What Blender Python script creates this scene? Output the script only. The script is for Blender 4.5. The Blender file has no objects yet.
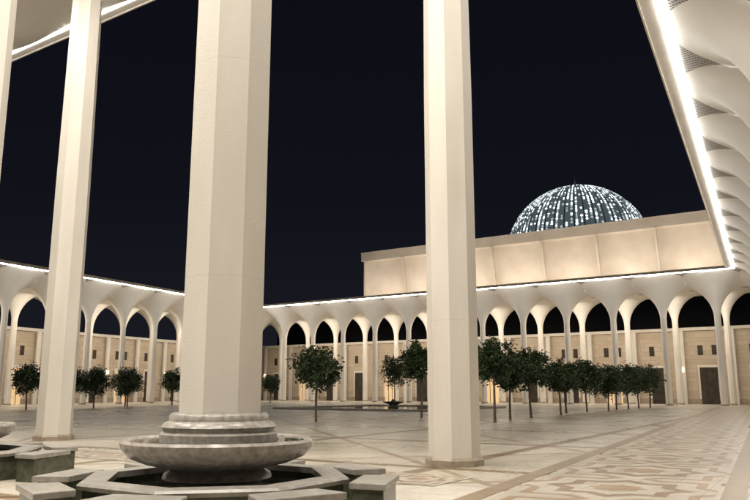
import bpy, math, random
from mathutils import Vector
random.seed(7)
S=bpy.context.scene
S.view_settings.view_transform='Standard'; S.view_settings.look='None'; S.view_settings.exposure=0

# ---------------- materials ----------------
def newmat(n):
    m=bpy.data.materials.new(n); m.use_nodes=True
    nt=m.node_tree; b=nt.nodes['Principled BSDF']; return m,nt,b
def N(nt,t,**k):
    n=nt.nodes.new(t)
    for a,v in k.items(): setattr(n,a,v)
    return n
def ramp(nt,pts,interp='LINEAR'):
    r=N(nt,'ShaderNodeValToRGB'); cr=r.color_ramp; cr.interpolation=interp
    while len(cr.elements)<len(pts): cr.elements.new(0.5)
    for e,(p,c) in zip(cr.elements,pts):
        e.position=p; e.color=(*c,1)
    return r
def noisy(name,c1,c2,scale=2.0,rough=0.5,bump=0.1,detail=6,fine=40,spec=0.4,stretch=None,joint=None):
    m,nt,b=newmat(name); L=nt.links
    tc=N(nt,'ShaderNodeTexCoord'); n=N(nt,'ShaderNodeTexNoise'); n.inputs['Scale'].default_value=scale; n.inputs['Detail'].default_value=detail
    src=tc.outputs['Object']
    if stretch:
        mp=N(nt,'ShaderNodeMapping'); mp.inputs['Scale'].default_value=stretch; L.new(src,mp.inputs[0]); src=mp.outputs[0]
    L.new(src,n.inputs['Vector'])
    r=ramp(nt,[(0.3,c1),(0.7,c2)]); L.new(n.outputs['Fac'],r.inputs[0]); col=r.outputs[0]
    if joint:
        sx=N(nt,'ShaderNodeSeparateXYZ'); L.new(tc.outputs['Object'],sx.inputs[0])
        d=N(nt,'ShaderNodeMath',operation='DIVIDE'); L.new(sx.outputs[2],d.inputs[0]); d.inputs[1].default_value=joint
        f=N(nt,'ShaderNodeMath',operation='FRACT'); L.new(d.outputs[0],f.inputs[0])
        jr=ramp(nt,[(0.0,(0.91,0.90,0.89)),(0.003,(1,1,1))],'CONSTANT'); L.new(f.outputs[0],jr.inputs[0])
        q=N(nt,'ShaderNodeMixRGB',blend_type='MULTIPLY'); q.inputs[0].default_value=1; L.new(col,q.inputs[1]); L.new(jr.outputs[0],q.inputs[2]); col=q.outputs[0]
    L.new(col,b.inputs['Base Color'])
    if bump>0:
        n2=N(nt,'ShaderNodeTexNoise'); n2.inputs['Scale'].default_value=fine; n2.inputs['Detail'].default_value=4
        L.new(tc.outputs['Object'],n2.inputs['Vector'])
        bp=N(nt,'ShaderNodeBump'); bp.inputs['Strength'].default_value=bump; bp.inputs['Distance'].default_value=0.02
        L.new(n2.outputs['Fac'],bp.inputs['Height']); L.new(bp.outputs[0],b.inputs['Normal'])
    b.inputs['Roughness'].default_value=rough; b.inputs['Specular IOR Level'].default_value=spec
    return m
def emis(name,c,s,sample=True):
    m,nt,b=newmat(name); b.inputs['Base Color'].default_value=(*c,1)
    b.inputs['Emission Color'].default_value=(*c,1); b.inputs['Emission Strength'].default_value=s
    if not sample: m.cycles.emission_sampling='NONE'
    return m

WHITE=noisy('white_cast_stone',(0.69,0.65,0.585),(0.79,0.75,0.69),0.9,0.45,0.2,detail=10,stretch=(1.6,1.6,0.35),joint=3.1)
VAULT=noisy('white_vault_plaster',(0.75,0.72,0.67),(0.81,0.78,0.73),0.6,0.6,0.0)
PLINTH=noisy('column_plinth_stone',(0.30,0.25,0.19),(0.42,0.35,0.27),6,0.35,0.2)
FOUNT=noisy('grey_fountain_marble',(0.25,0.225,0.20),(0.46,0.43,0.39),11,0.25,0.1,detail=12)
FCAP=noisy('grey_fountain_coping',(0.25,0.235,0.21),(0.40,0.375,0.34),9,0.28,0.1,detail=10)
FDARK=noisy('dark_green_marble',(0.045,0.052,0.036),(0.12,0.12,0.085),8,0.25,0.1,detail=10)
ROOF=noisy('roof_grey',(0.3,0.29,0.27),(0.36,0.35,0.33),1,0.8,0.0)
GAPDARK=noisy('unlit_gap_black',(0.004,0.005,0.008),(0.008,0.009,0.014),1,0.6,0.0,spec=0.1)  # near-black colour stands in for the unlit gap above the arcade wall
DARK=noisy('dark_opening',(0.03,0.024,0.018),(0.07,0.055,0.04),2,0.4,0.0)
HALL=noisy('hall_limestone',(0.50,0.435,0.36),(0.60,0.53,0.45),0.5,0.7,0.0,detail=10)
BARK=noisy('bark',(0.10,0.07,0.05),(0.2,0.15,0.11),12,0.9,0.5)
LED=emis('led_light',(1.0,0.975,0.92),31)
LEDP=emis('led_light_portico',(1.0,0.975,0.92),11)
WARM=emis('warm_lamp_glow',(1.0,0.78,0.5),2.0,False)
WDOOR=emis('lit_interior',(1.0,0.72,0.42),0.26,False)
LEAF1=noisy('leaf_dark',(0.020,0.040,0.016),(0.042,0.072,0.026),3,0.5,0.0)
LEAF2=noisy('leaf_light',(0.045,0.08,0.028),(0.085,0.13,0.05),3,0.5,0.0)
m,nt,b=newmat('dark_water'); WATER=m
b.inputs['Base Color'].default_value=(0.01,0.013,0.014,1); b.inputs['Roughness'].default_value=0.06
tc=N(nt,'ShaderNodeTexCoord'); n=N(nt,'ShaderNodeTexNoise'); n.inputs['Scale'].default_value=3
nt.links.new(tc.outputs['Object'],n.inputs['Vector']); bp=N(nt,'ShaderNodeBump'); bp.inputs['Strength'].default_value=0.15; bp.inputs['Distance'].default_value=0.05
nt.links.new(n.outputs['Fac'],bp.inputs['Height']); nt.links.new(bp.outputs[0],b.inputs['Normal'])
m,nt,b=newmat('perforated_grille'); GRILLE=m; L=nt.links
tc=N(nt,'ShaderNodeTexCoord'); v=N(nt,'ShaderNodeTexVoronoi'); v.inputs['Scale'].default_value=7; v.inputs['Randomness'].default_value=0.0
mp=N(nt,'ShaderNodeMapping'); mp.inputs['Rotation'].default_value=(0,0,math.radians(45)); mp.inputs['Scale'].default_value=(1,1,0)
L.new(tc.outputs['Object'],mp.inputs[0]); L.new(mp.outputs[0],v.inputs['Vector'])
r=ramp(nt,[(0.0,(0.10,0.095,0.088)),(0.36,(0.52,0.50,0.46))],'CONSTANT'); L.new(v.outputs['Distance'],r.inputs[0]); L.new(r.outputs[0],b.inputs['Base Color'])
m,nt,b=newmat('stone_block_wall'); STONE=m; L=nt.links
tc=N(nt,'ShaderNodeTexCoord'); sx=N(nt,'ShaderNodeSeparateXYZ'); cx=N(nt,'ShaderNodeCombineXYZ')
L.new(tc.outputs['Object'],sx.inputs[0]); L.new(sx.outputs[0],cx.inputs[0]); L.new(sx.outputs[2],cx.inputs[1])
br=N(nt,'ShaderNodeTexBrick'); br.inputs['Scale'].default_value=1; br.inputs['Brick Width'].default_value=1.1; br.inputs['Row Height'].default_value=0.5; br.inputs['Mortar Size'].default_value=0.012
br.inputs['Color1'].default_value=(0.48,0.395,0.30,1); br.inputs['Color2'].default_value=(0.57,0.48,0.375,1); br.inputs['Mortar'].default_value=(0.34,0.275,0.20,1)
L.new(cx.outputs[0],br.inputs['Vector']); L.new(br.outputs['Color'],b.inputs['Base Color']); b.inputs['Roughness'].default_value=0.8
# ground marble
m,nt,b=newmat('marble_paving'); PAVE=m; L=nt.links
tc=N(nt,'ShaderNodeTexCoord'); mp=N(nt,'ShaderNodeMapping'); mp.inputs['Rotation'].default_value=(0,0,-math.radians(-31)); L.new(tc.outputs['Object'],mp.inputs[0])
def bricks(vec,size,mort,c1,c2,cm,smooth=0.0):
    q=N(nt,'ShaderNodeTexBrick'); q.offset=0; q.inputs['Scale'].default_value=1; q.inputs['Brick Width'].default_value=size; q.inputs['Row Height'].default_value=size; q.inputs['Mortar Size'].default_value=mort; q.inputs['Mortar Smooth'].default_value=smooth
    q.inputs['Color1'].default_value=(*c1,1); q.inputs['Color2'].default_value=(*c2,1); q.inputs['Mortar'].default_value=(*cm,1); L.new(vec,q.inputs['Vector']); return q.outputs['Color']
def mul(a,c):
    q=N(nt,'ShaderNodeMixRGB',blend_type='MULTIPLY'); q.inputs[0].default_value=1; L.new(a,q.inputs[1]); L.new(c,q.inputs[2]); return q.outputs[0]
W1=(1,1,1)
base=bricks(mp.outputs[0],1.2,0.010,(0.63,0.595,0.53),(0.73,0.69,0.62),(0.38,0.33,0.27),0.3)
grid=bricks(mp.outputs[0],7.2,0.2,W1,W1,(0.50,0.42,0.33))
grid3=bricks(mp.outputs[0],2.4,0.03,W1,(0.94,0.93,0.91),(0.8,0.76,0.7))
mp2=N(nt,'ShaderNodeMapping'); mp2.inputs['Rotation'].default_value=(0,0,math.radians(45)); mp2.inputs['Location'].default_value=(2.54,0,0); L.new(mp.outputs[0],mp2.inputs[0])
grid2=bricks(mp2.outputs[0],5.0912,0.10,W1,(0.94,0.92,0.89),(0.62,0.54,0.45))
n=N(nt,'ShaderNodeTexNoise'); n.inputs['Scale'].default_value=0.25; n.inputs['Detail'].default_value=8; L.new(tc.outputs['Object'],n.inputs['Vector'])
r=ramp(nt,[(0.3,(0.82,0.81,0.79)),(0.7,(1,1,1))]); L.new(n.outputs['Fac'],r.inputs[0])
n3=N(nt,'ShaderNodeTexNoise'); n3.inputs['Scale'].default_value=3; n3.inputs['Detail'].default_value=8; n3.inputs['Distortion'].default_value=1.5; L.new(tc.outputs['Object'],n3.inputs['Vector'])
r3=ramp(nt,[(0.35,(0.86,0.84,0.82)),(0.6,(1,1,1))]); L.new(n3.outputs['Fac'],r3.inputs[0])
L.new(mul(mul(mul(mul(mul(base,grid),grid2),grid3),r.outputs[0]),r3.outputs[0]),b.inputs['Base Color'])
rr=ramp(nt,[(0.3,(0.22,0.22,0.22)),(0.7,(0.42,0.42,0.42))]); L.new(n.outputs['Fac'],rr.inputs[0]); L.new(rr.outputs[0],b.inputs['Roughness'])
b.inputs['Specular IOR Level'].default_value=0.35
m,nt,b=newmat('geometric_inlay'); BAND=m; L=nt.links
uv=N(nt,'ShaderNodeUVMap'); sx=N(nt,'ShaderNodeSeparateXYZ'); L.new(uv.outputs[0],sx.inputs[0])
def mth(op,a,bv=None):
    q=N(nt,'ShaderNodeMath',operation=op)
    for i,vv in enumerate((a,bv)):
        if vv is None: continue
        if isinstance(vv,(int,float)): q.inputs[i].default_value=vv
        else: L.new(vv,q.inputs[i])
    return q.outputs[0]
fu=mth('ABSOLUTE',mth('SUBTRACT',mth('FRACT',sx.outputs[0]),0.5)); fv=mth('ABSOLUTE',mth('SUBTRACT',mth('FRACT',sx.outputs[1]),0.5))
dd=mth('ADD',fu,fv); mxx=mth('MAXIMUM',fu,fv); star=mth('MINIMUM',dd,mth('MULTIPLY',mxx,1.42))
r=ramp(nt,[(0.0,(0.40,0.29,0.185)),(0.16,(0.58,0.53,0.46)),(0.30,(0.31,0.225,0.145)),(0.40,(0.58,0.53,0.46)),(0.54,(0.38,0.275,0.18)),(0.62,(0.55,0.50,0.43))],'CONSTANT')
L.new(star,r.inputs[0])
n3=N(nt,'ShaderNodeTexNoise'); n3.inputs['Scale'].default_value=1.3; n3.inputs['Detail'].default_value=8
tc=N(nt,'ShaderNodeTexCoord'); L.new(tc.outputs['Object'],n3.inputs['Vector'])
r3=ramp(nt,[(0.35,(0.78,0.77,0.76)),(0.65,(1,1,1))]); L.new(n3.outputs['Fac'],r3.inputs[0])
gj=N(nt,'ShaderNodeMapping'); gj.inputs['Rotation'].default_value=(0,0,math.radians(31)); L.new(tc.outputs['Object'],gj.inputs[0])
jt=bricks(gj.outputs[0],0.6,0.006,W1,(0.93,0.92,0.91),(0.6,0.56,0.5))
L.new(mul(mul(r.outputs[0],r3.outputs[0]),jt),b.inputs['Base Color']); b.inputs['Roughness'].default_value=0.32

# ---------------- mesh builder ----------------
class MB:
    def __init__(s): s.v=[];s.f=[];s.m=[];s.mats=[];s.sm=[]
    def mi(s,mat):
        if mat not in s.mats: s.mats.append(mat)
        return s.mats.index(mat)
    def face(s,idx,mat,smooth=False): s.f.append(idx); s.m.append(s.mi(mat)); s.sm.append(smooth)
    def box(s,x0,x1,y0,y1,z0,z1,mat):
        b=len(s.v); s.v+=[(x,y,z) for z in(z0,z1) for y in(y0,y1) for x in(x0,x1)]
        for q in [(0,2,3,1),(4,5,7,6),(0,1,5,4),(2,6,7,3),(0,4,6,2),(1,3,7,5)]: s.face([b+i for i in q],mat)
    def prof(s,cx,cy,pr,n,mat,rot=0,smooth=False,cap=True):
        b=len(s.v)
        for r,z in pr:
            for i in range(n):
                a=rot+2*math.pi*i/n; s.v.append((cx+r*math.cos(a),cy+r*math.sin(a),z))
        for j in range(len(pr)-1):
            for i in range(n):
                i2=(i+1)%n; s.face([b+j*n+i,b+j*n+i2,b+(j+1)*n+i2,b+(j+1)*n+i],mat,smooth)
        if cap:
            s.face([b+i for i in range(n)][::-1],mat); s.face([b+(len(pr)-1)*n+i for i in range(n)],mat)
    def obj(s,name,parent=None,loc=None,rot=None):
        me=bpy.data.meshes.new(name); me.from_pydata(s.v,[],s.f)
        for mt in s.mats: me.materials.append(mt)
        me.polygons.foreach_set('material_index',s.m); me.polygons.foreach_set('use_smooth',s.sm)
        me.update(); o=bpy.data.objects.new(name,me); S.collection.objects.link(o)
        if parent: o.parent=parent
        if loc: o.location=loc
        if rot: o.rotation_euler=rot
        return o
def empty(name,loc,rz=0):
    e=bpy.data.objects.new(name,None); S.collection.objects.link(e); e.location=loc; e.rotation_euler=(0,0,rz); return e
def area(name,parent,loc,rot,sx,sy,watt,col):
    l=bpy.data.lights.new(name,'AREA'); l.shape='RECTANGLE'; l.size=sx; l.size_y=sy; l.energy=watt; l.color=col
    o=bpy.data.objects.new(name,l); S.collection.objects.link(o); o.parent=parent; o.location=loc; o.rotation_euler=rot; return o

def fan(mb,cx,cy,xa,xb,ya,yb,R,r0,zs,rise,covef,gm):
    angs=[2*math.pi*i/48 for i in range(48)]
    for (X,Y) in((xa,ya),(xa,yb),(xb,ya),(xb,yb)):
        a=math.atan2(Y-cy,X-cx)%(2*math.pi)
        if min(abs(a-q) for q in angs)>1e-4: angs.append(a)
    angs.sort(); n=len(angs); K=14; b=len(mb.v)
    for j in range(K+2):
        for a in angs:
            c,s_=math.cos(a),math.sin(a)
            rm=min(((xb-cx)/c if c>1e-9 else (xa-cx)/c if c<-1e-9 else 1e9),((yb-cy)/s_ if s_>1e-9 else (ya-cy)/s_ if s_<-1e-9 else 1e9))
            if j<=K: r=min(r0+(R-r0)*(1-math.cos(j/K*math.pi/2)),rm)
            else: r=rm
            q=min(1,(r-r0)/(R-r0)); z=zs+rise*math.sqrt(max(0,1-(1-q)**2))
            x=cx+r*c; y=cy+r*s_
            mb.v.append((x,y,z+covef(y)))
    for j in range(K+1):
        for i in range(n):
            i2=(i+1)%n
            mb.face([b+j*n+i,b+j*n+i2,b+(j+1)*n+i2,b+(j+1)*n+i],gm if j==K else VAULT,j<K)

def arcade(name,O,dirv,xs,rows,p,e,zs,rise,cove,r0,colr,fx0,fx1,R,wall=True,shift=(0,0,0),led=LED,ledw=0.16,fas=0.75,plinth=0.18,skipcol=(),gm=None):
    rz=math.atan2(dirv[1],dirv[0]); E=empty(name,(O[0],O[1],0),rz)
    zt=zs+rise+cove
    cf=lambda y: cove*(max(0,(e-y)/e)**0.75) if cove else 0
    mv=MB(); mc=MB()
    for j in range(rows):
        yc=e+j*p
        for k,x in enumerate(xs):
            x=x+shift[j]
            fan(mv,x,yc,x-p/2,x+p/2,yc-(e if j==0 else p/2),yc+p/2,R,r0,zs,rise,cf,gm or GRILLE)
            if (j,k) in skipcol: continue
            mc.prof(x,yc,[(colr,0.12),(colr,zs*0.55),(r0*1.02,zs+0.5)],8,WHITE,math.pi/8,cap=False)
            mc.prof(x,yc,[(colr*1.13,0),(colr*1.13,plinth*0.7),(colr*1.04,plinth)],8,PLINTH,math.pi/8)
    mv.obj('fan_vault',E); mc.obj('octagonal_columns',E)
    x0=min(xs)-p/2; x1=max(xs)+p/2; yend=e+(rows-0.5)*p
    mf=MB()
    mf.box(fx0,fx1,-fas,0,zt+0.002,zt+0.18,WHITE)
    mf.box(fx0,fx1,-fas-0.06,-fas,zt-0.05,zt+0.22,WHITE)
    mf.box(x0,x1,0.003,yend,zt+0.05,zt+0.17,ROOF)
    nseg=int((fx1-fx0)/2.4)
    mf.obj('eave_fascia',E)
    ml=MB()
    for i in range(nseg):
        a=fx0+(fx1-fx0)*i/nseg; c=fx0+(fx1-fx0)*(i+1)/nseg
        ml.box(a+0.01,c-0.01,-0.06-ledw,-0.06,zt-0.05,zt-0.001,led)
    ml.obj('led_strip',E)
    if wall:
        mw=MB(); yw=yend; H=8.3
        mw.box(x0,x1,yw,yw+0.5,0,H,STONE); mw.box(x0,x1,yw-0.12,yw-0.002,0,0.6,PLINTH); mw.box(x0,x1,yw-0.15,yw+0.6,H+0.002,H+0.35,WHITE)
        for k,x in enumerate(xs):
            xm=x+p/2; w=0.95; hd=4.1
            mw.box(xm-w-0.2,xm-w,yw-0.16,yw-0.003,0.61,hd,WHITE); mw.box(xm+w,xm+w+0.2,yw-0.16,yw-0.003,0.61,hd,WHITE); mw.box(xm-w-0.2,xm+w+0.2,yw-0.16,yw-0.003,hd+0.003,hd+0.25,WHITE)
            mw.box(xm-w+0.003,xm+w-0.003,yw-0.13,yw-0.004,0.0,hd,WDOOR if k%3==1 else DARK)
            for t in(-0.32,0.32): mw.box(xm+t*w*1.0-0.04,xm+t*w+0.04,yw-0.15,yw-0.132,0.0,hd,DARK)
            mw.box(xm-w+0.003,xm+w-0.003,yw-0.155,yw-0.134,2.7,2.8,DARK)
            # slim pilaster rising to a cross rib over the wall
            mw.box(x-0.26,x+0.26,yw-0.42,yw-0.155,0,H+0.001,WHITE)
            if k%2==0: mw.box(x-0.12,x+0.12,yw-0.62,yw-0.425,3.6,4.1,WARM)
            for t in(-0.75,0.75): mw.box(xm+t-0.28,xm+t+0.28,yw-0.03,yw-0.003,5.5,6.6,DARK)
        mw.obj('stone_back_wall',E)
    return E,zt,yend

C=(-16.9,108.3); BR=(35.7,72.5); p=5.34; e=2.9
kw=dict(rows=2,p=p,e=e,zs=8.9,rise=3.3,cove=1.3,r0=0.31,colr=0.36)
backA,zt,yend=arcade('white_arcade',C,(0.827,-0.562),[-2.9+p*k for k in range(-1,16)],fx0=0,fx1=63.6,R=3.35,**kw)
Ll=70.0; ld=(0.439,0.898); LO=(C[0]-ld[0]*Ll,C[1]-ld[1]*Ll)
leftA,_,_=arcade('white_arcade',LO,ld,[Ll+2.9-p*k for k in range(0,14)],fx0=2,fx1=Ll,R=3.35,**kw)
rightA,_,_=arcade('white_arcade',BR,(-0.461,-0.887),[-2.9+p*k for k in range(1,12)],fx0=0,fx1=63,R=3.1,**kw)
pp=7.35; pe=2.3; A=(-0.83,0.557); nn=(0.557,0.83)
PO=(1.73+nn[0]*pe,16.65+nn[1]*pe)
frontA,ztp,_=arcade('entrance_portico',PO,A,[pp*k for k in range(-2,5)],rows=3,p=pp,e=pe,zs=15.5,rise=1.5,cove=0.0,r0=0.5,colr=0.565,R=3.6,fx0=-8,fx1=34,wall=False,shift=(0,-0.386,-0.386),led=LEDP,ledw=0.13,skipcol=((1,2),(1,3),(2,1)),fas=0.6,gm=VAULT)

LC=(1,0.93,0.82)
for E,L0,L1,w in((backA,0,64,3800),(leftA,0,68,3600),(rightA,2,60,1700)):
    area('arcade_ceiling_light',E,((L0+L1)/2,e+p/2,11.9),(0,0,0),L1-L0,0.4,w,(1,0.88,0.72))
for (x,y,w) in((-3.7,6,620),(3.7,6,650),(11,6,650),(18.4,6,650),(-3.7,13.3,950),(3.7,13.3,800),(11,13.3,950),(-3.7,19.5,1250),(3.7,19.5,1100)):
    area('portico_fill_light',frontA,(x,y,16.75),(0,0,0),1.2,1.2,w,LC)  # no fittings; the deeper rows are fill added to brighten the column fronts

# ---------------- fountain round a column ----------------
def fountain(x,y):
    E=empty('stone_fountain',(x,y,0),math.radians(-33))
    c=MB(); c.prof(0,0,[(0.575,1.2),(0.57,8.0),(0.545,15.7)],8,WHITE,math.pi/8,cap=False); c.obj('octagonal_shaft',E)
    m=MB()
    m.prof(0,0,[(0.62,1.30),(0.66,1.26),(0.66,1.20),(0.73,1.17),(0.76,1.12),(0.73,1.06),(0.78,1.03),(0.78,0.93)],48,FOUNT,smooth=True)
    m.prof(0,0,[(0.78,0.93),(1.16,0.93),(1.24,0.965),(1.27,0.93),(1.25,0.85),(1.15,0.74),(0.95,0.66),(0.70,0.60),(0.62,0.56),(0.70,0.52),(0.72,0.46),(0.60,0.42),(0.60,0.2),(0.75,0.1),(0.75,0.06)],64,FOUNT,smooth=True)
    o=m.obj('bowl_and_pedestal',E); es=o.modifiers.new('es','EDGE_SPLIT'); es.split_angle=math.radians(50)
    w=MB(); w.prof(0,0,[(1.14,0.94),(0.8,0.94)],48,WATER,cap=False); w.prof(0,0,[(1.5,0.32),(0.5,0.32)],8,WATER,math.pi/8,cap=False); w.obj('water',E)
    p_=MB(); r8=math.pi/8
    p_.prof(0,0,[(1.48,0.0),(1.48,0.42)],8,FDARK,r8,cap=False); p_.prof(0,0,[(1.72,0.0),(1.72,0.42)],8,FDARK,r8,cap=False)
    p_.prof(0,0,[(1.44,0.42),(1.44,0.5),(1.77,0.5),(1.80,0.47),(1.78,0.42),(1.44,0.42)],8,FCAP,r8,cap=False)
    p_.obj('octagonal_pool_wall',E)
    q=MB()
    for i in range(8):
        a0=2*math.pi*i/8+math.radians(22.5)
        def blk(ri,ro,ha,z0,z1,mat):
            b=len(q.v)
            for z in(z0,z1):
                for (r,s_) in((ri,-1),(ro,-1),(ro,1),(ri,1)):
                    cx,cy=r, s_*ha*(r/2.0); q.v.append((cx*math.cos(a0)-cy*math.sin(a0),cx*math.sin(a0)+cy*math.cos(a0),z))
            for f in[(3,2,1,0),(4,5,6,7),(0,1,5,4),(1,2,6,5),(2,3,7,6),(3,0,4,7)]: q.face([b+k for k in f],mat)
        blk(1.93,2.33,0.42,0.0,0.40,FDARK); blk(1.89,2.37,0.46,0.402,0.48,FCAP)
    o=q.obj('perimeter_seats',E)
    bv=o.modifiers.new('b','BEVEL'); bv.width=0.012; bv.segments=2
fountain(-2.1,10.25); fountain(-8.2,14.4)

# ---------------- ground ----------------
g=MB(); g.v=[(-500,-300,0),(500,-300,0),(500,900,0),(-500,900,0)]; g.face([0,1,2,3],PAVE); g.obj('ground')
def band(name,P,d,L,w,z,sc,mat=BAND):
    d=Vector(d).normalized(); n=Vector((-d.y,d.x)); P=Vector(P)
    pts=[P-n*w/2,P+d*L-n*w/2,P+d*L+n*w/2,P+n*w/2]
    me=bpy.data.meshes.new(name); me.from_pydata([(q.x,q.y,z) for q in pts],[],[(0,1,2,3)])
    ul=me.uv_layers.new(name='UVMap'); 
    for i,c in enumerate([(0,0),(L/sc,0),(L/sc,w/sc),(0,w/sc)]): ul.data[i].uv=c
    me.materials.append(mat); o=bpy.data.objects.new(name,me); S.collection.objects.link(o)
TAN=noisy('tan_border_stone',(0.25,0.19,0.13),(0.34,0.26,0.18),3,0.3,0.05)
D=(0.461,0.887)
band('inlaid_paving_band',(3.33-D[0]*6,11.45-D[1]*6),D,75,3.0,0.004,3.0)
band('paving_border',(3.33-D[0]*6-1.75*0.887,11.45-D[1]*6+1.75*0.461),D,75,0.35,0.005,1,TAN)
band('paving_border',(3.33-D[0]*6+1.75*0.887,11.45-D[1]*6-1.75*0.461),D,75,0.35,0.005,1,TAN)
band('inlaid_paving_band',(1.4,13.6),(-0.83,0.557),40,1.5,0.008,1.5)

# central pool
E=empty('courtyard_pool',(1.6,66,0),math.radians(-33))
m=MB(); m.box(-7,7,-7,7,0.01,0.06,WATER); m.obj('water',E)
m=MB()
for a in((-7.4,7.4,-7.4,-7),(-7.4,7.4,7,7.4),(-7.4,-7,-6.998,6.998),(7,7.4,-6.998,6.998)): m.box(*a,0.0,0.16,FCAP)
m.obj('stone_kerb',E)
m=MB(); m.prof(0,0,[(0.5,0.05),(0.45,0.2),(0.3,0.3),(0.7,0.45),(0.95,0.55),(0.95,0.6),(0.3,0.52),(0.15,0.7),(0.12,0.8)],32,FDARK,smooth=True); m.obj('fountain_bowl',E)

# ---------------- prayer hall ----------------
H=empty('prayer_hall',(C[0],C[1],0),math.atan2(-0.562,0.827))
xl=10.5; xr=100; zb=14.0; zm=20.9; ztop=22.1; y0=12.0
m=MB(); bw=7.2; per=24; nx=int((xr-xl)/bw*per); nz=18
b0=len(m.v)
for j in range(nz+1):
    q=j/nz
    for i in range(nx+1):
        x=xl+bw*i/per; ph=(i%per)/per
        arch=math.sqrt(max(0,1-(2*ph-1)**2))
        hollow=1.7*arch*(1-0.5*q)+0.9*(1-q)**2
        m.v.append((x,y0-0.25+hollow,zb+(zm-zb)*q))
for j in range(nz):
    for i in range(nx): m.face([b0+j*(nx+1)+i,b0+j*(nx+1)+i+1,b0+(j+1)*(nx+1)+i+1,b0+(j+1)*(nx+1)+i],HALL,True)
for i in range(1,13):
    xx=xl+bw*i; b=len(m.v)
    for j in range(11):
        q=j/10; z=zb+(zm-zb)*q; yf=y0-0.25+0.9*(1-q)**2-0.15-0.75*q**2; yb=y0+1.2
        for X,Y in((xx-0.12,yf),(xx+0.12,yf),(xx+0.12,yb),(xx-0.12,yb)): m.v.append((X,Y,z))
    for j in range(10):
        for t in range(4): m.face([b+j*4+t,b+j*4+(t+1)%4,b+(j+1)*4+(t+1)%4,b+(j+1)*4+t],HALL)
o=m.obj('shell_facade',H)
es=o.modifiers.new('es','EDGE_SPLIT'); es.split_angle=math.radians(40)
m=MB(); m.box(xl-0.15,xr,y0-0.9,y0+2.2,zm+0.003,ztop,HALL); m.box(xl-0.2,xr,y0-0.96,y0+2.3,ztop+0.002,ztop+0.15,HALL)
m.box(xl-0.15,xl-0.01,y0-0.2,75,zb,zm,HALL); m.box(xl-0.15,xl-0.01,y0+2.21,75,zm+0.003,ztop-0.003,HALL); m.box(xl,xr,y0+4,74,zb,ztop-0.5,HALL)
m.obj('parapet_and_roof',H)
m=MB(); m.box(xl-20,xr,y0+2.6,y0+2.9,0,zb-0.2,GAPDARK); m.obj('unlit_gap_backdrop',H)  # backdrop sheet: the darkness seen through the arches is put into its colour
area('facade_floodlight',H,((xl+xr)/2,y0-7.5,14.3),(math.radians(180-62),0,0),xr-xl,0.4,5000,(1,0.89,0.76))
for i in range(0,9):
    area('bay_uplight',H,(xl+bw*(i+0.5),y0-1.2,14.1),(math.radians(180-18),0,0),0.6,0.3,150,(1,0.87,0.72))

# dome
DX,DY,DZ,DR=32.4,115.8,22.6,11.2
E=empty('lit_dome',(DX,DY,DZ))
m=MB()
m2,nt,b=newmat('dome_glass'); b.inputs['Base Color'].default_value=(0.012,0.022,0.024,1); b.inputs['Roughness'].default_value=0.25
b.inputs['Emission Color'].default_value=(0.32,0.42,0.46,1); b.inputs['Emission Strength'].default_value=0.20; m2.cycles.emission_sampling='NONE'
DOMEG=m2
RIB=noisy('dome_rib_metal',(0.3,0.33,0.33),(0.4,0.43,0.43),2,0.4,0)
DL=emis('dome_light_panel',(0.93,1.0,1.0),2.6,False); DL2=emis('dome_light_panel_dim',(0.66,0.78,0.82),0.65,False)
LAT=noisy('dome_lattice_bars',(0.02,0.03,0.03),(0.03,0.04,0.04),2,0.4,0)
m.prof(0,0,[(DR*math.cos(t*math.pi/2/20),DR*math.sin(t*math.pi/2/20)) for t in range(20)]+[(0.05,DR)],72,DOMEG,smooth=True)
m.prof(0,0,[(DR+0.4,-4),(DR+0.4,-0.3),(DR+0.2,0)],72,HALL)
m.obj('dome_shell',E)
m=MB(); nm=92
def sp(lon,lat,r): return (r*math.cos(lat)*math.cos(lon),r*math.cos(lat)*math.sin(lon),r*math.sin(lat))
for i in range(nm):
    lon=2*math.pi*i/nm; lat=0.03
    while lat<1.45:
        step=0.026+0.026*random.random()
        skip = (lat>1.05 and i%2) or (lat>1.28 and i%4)
        on=0.5+0.5*math.sin(i*1.65+lat*3)
        if not skip and random.random()<0.42+0.55*on:
            hw=0.5*2*math.pi/nm*(0.44+0.26*random.random())
            if lat>1.05: hw*=1.8
            hl=step*0.48
            b0=len(m.v)
            for (a,c) in((-hw,0),(0,-hl),(hw,0),(0,hl)) if random.random()<0.6 else ((-hw*.6,-hl),(hw*.6,-hl),(hw*.6,hl),(-hw*.6,hl)):
                m.v.append(sp(lon+a,lat+c,DR+0.06))
            m.face([b0,b0+1,b0+2,b0+3],DL if random.random()<0.42+0.4*lat else DL2)
        lat+=step*1.04
m.obj('lattice_lights',E)
m=MB()
for i in range(46):
    for j in range(17):
        l0=j*0.085; l1=l0+0.085; w=0.006
        a=2*math.pi*(i+0.25)/46
        b0=len(m.v); m.v+=[sp(a-w,l0,DR+0.1),sp(a+w,l0,DR+0.1),sp(a+w,l1,DR+0.1),sp(a-w,l1,DR+0.1)]
        m.face([b0,b0+1,b0+2,b0+3],LAT)
m.obj('dome_lattice',E)
m=MB(); m.prof(0,0,[(0.5,DR-0.05),(0.45,DR+0.3),(0.12,DR+0.4),(0.12,DR+0.6),(0.26,DR+0.8),(0.1,DR+1.0),(0.05,DR+1.5),(0.02,DR+1.9)],16,RIB,smooth=True); m.obj('finial',E)

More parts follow.
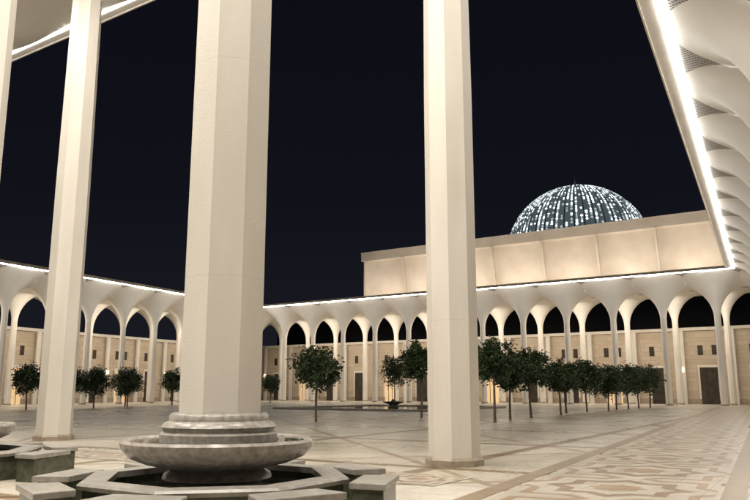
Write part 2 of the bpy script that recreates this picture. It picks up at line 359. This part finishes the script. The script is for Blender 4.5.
# ---------------- trees ----------------
def tree(x,y,h,w):
    m=MB(); rv=w*0.44; cz=h-rv; th=max(0.9,cz-rv*0.6)
    sx_=random.uniform(0.88,1.1)
    def limb(p0,p1,r0,r1,n=7):
        p0=Vector(p0);p1=Vector(p1);d=(p1-p0).normalized(); u=d.orthogonal().normalized(); v=d.cross(u); b=len(m.v)
        for P,r in((p0,r0),((p0+p1)/2+u*0.03,(r0+r1)/2),(p1,r1)):
            for i in range(n):
                a=2*math.pi*i/n; q=P+u*r*math.cos(a)+v*r*math.sin(a); m.v.append(tuple(q))
        for j in range(2):
            for i in range(n): m.face([b+j*n+i,b+j*n+(i+1)%n,b+(j+1)*n+(i+1)%n,b+(j+1)*n+i],BARK,True)
    lean=(random.uniform(-.1,.1),random.uniform(-.1,.1))
    limb((0,0,-0.05),(lean[0],lean[1],th),0.075,0.05)
    for i in range(6):
        a=i*1.05+random.random(); rr=w*random.uniform(0.2,0.36)
        t=(rr*math.cos(a),rr*math.sin(a),cz+random.uniform(-.25,.4)*rv); limb((lean[0],lean[1],th-0.05*i),t,0.035,0.012,5)
    cl=[]
    for i in range(84):
        while True:
            q=Vector((random.uniform(-1,1),random.uniform(-1,1),random.uniform(-1,1)))
            if q.length<1: break
        k=random.uniform(0.85,1.16)
        cl.append((q.x*w*0.47*k*sx_,q.y*w*0.47*k,cz+q.z*rv*k))
    for c in cl:
        sg=w*random.uniform(0.045,0.085); mat=LEAF1 if random.random()<0.65 else LEAF2
        for k in range(58):
            P=Vector((random.gauss(c[0],sg),random.gauss(c[1],sg),random.gauss(c[2],sg)))
            s_=random.uniform(0.06,0.12)
            u=Vector((random.gauss(0,1),random.gauss(0,1),random.gauss(0,.6))).normalized(); v=u.orthogonal().normalized(); 
            a=random.uniform(0,6.28); v2=(v*math.cos(a)+u.cross(v)*math.sin(a))
            b=len(m.v); m.v+=[tuple(P-u*s_),tuple(P+v2*s_*0.5),tuple(P+u*s_),tuple(P-v2*s_*0.5)]
            m.face([b,b+1,b+2,b+3],mat if random.random()<0.85 else LEAF2)
    m.obj('orange_tree',loc=(x,y,0),rot=(0,0,random.random()*6))
for t in [(-3.0,38.6,3.8,2.4),(6.1,38.6,4.1,2.3),(9.1,44.1,3.8,2.3),(12.1,49.3,3.4,2.1),(15.7,56,3.8,2.6),(18.2,59,3.4,2.5),(21.7,64.7,3.8,2.8),(24.9,68.4,3.8,2.8),
          (2.7,44.1,4.2,2.3),(2.1,80,5.0,3.4),(-13.2,95,3.4,2.4),(-21.5,80,3.7,2.6),(-24.8,75,3.6,2.9),(-23.6,72,3.4,2.6),(-25.3,68,3.5,2.7),(-26.6,66,3.5,2.7),(-28.6,62,3.6,2.6),(13.4,53,3.2,2.0),
          (23.2,66.5,3.5,2.4),(7.4,41.5,3.5,2.0),(19.8,62,3.4,2.3)]:
    tree(*t)

# ---------------- world ----------------
W=bpy.data.worlds.new('World'); S.world=W; W.use_nodes=True; nt=W.node_tree; bg=nt.nodes['Background']
tc=N(nt,'ShaderNodeTexCoord'); sx=N(nt,'ShaderNodeSeparateXYZ'); nt.links.new(tc.outputs['Generated'],sx.inputs[0])
r=ramp(nt,[(0.0,(0.011,0.012,0.017)),(0.25,(0.0054,0.0060,0.0098)),(0.7,(0.0030,0.0033,0.0060))]); nt.links.new(sx.outputs[2],r.inputs[0])
nt.links.new(r.outputs[0],bg.inputs['Color']); bg.inputs['Strength'].default_value=1.0

# ---------------- camera ----------------
cam=bpy.data.cameras.new('Camera'); co=bpy.data.objects.new('Camera',cam); S.collection.objects.link(co)
cam.sensor_width=36; cam.lens=35.52; cam.clip_end=2000; cam.clip_start=0.05
co.location=(0,0,1.6); co.rotation_euler=(math.radians(90+10.71),0,0); S.camera=co
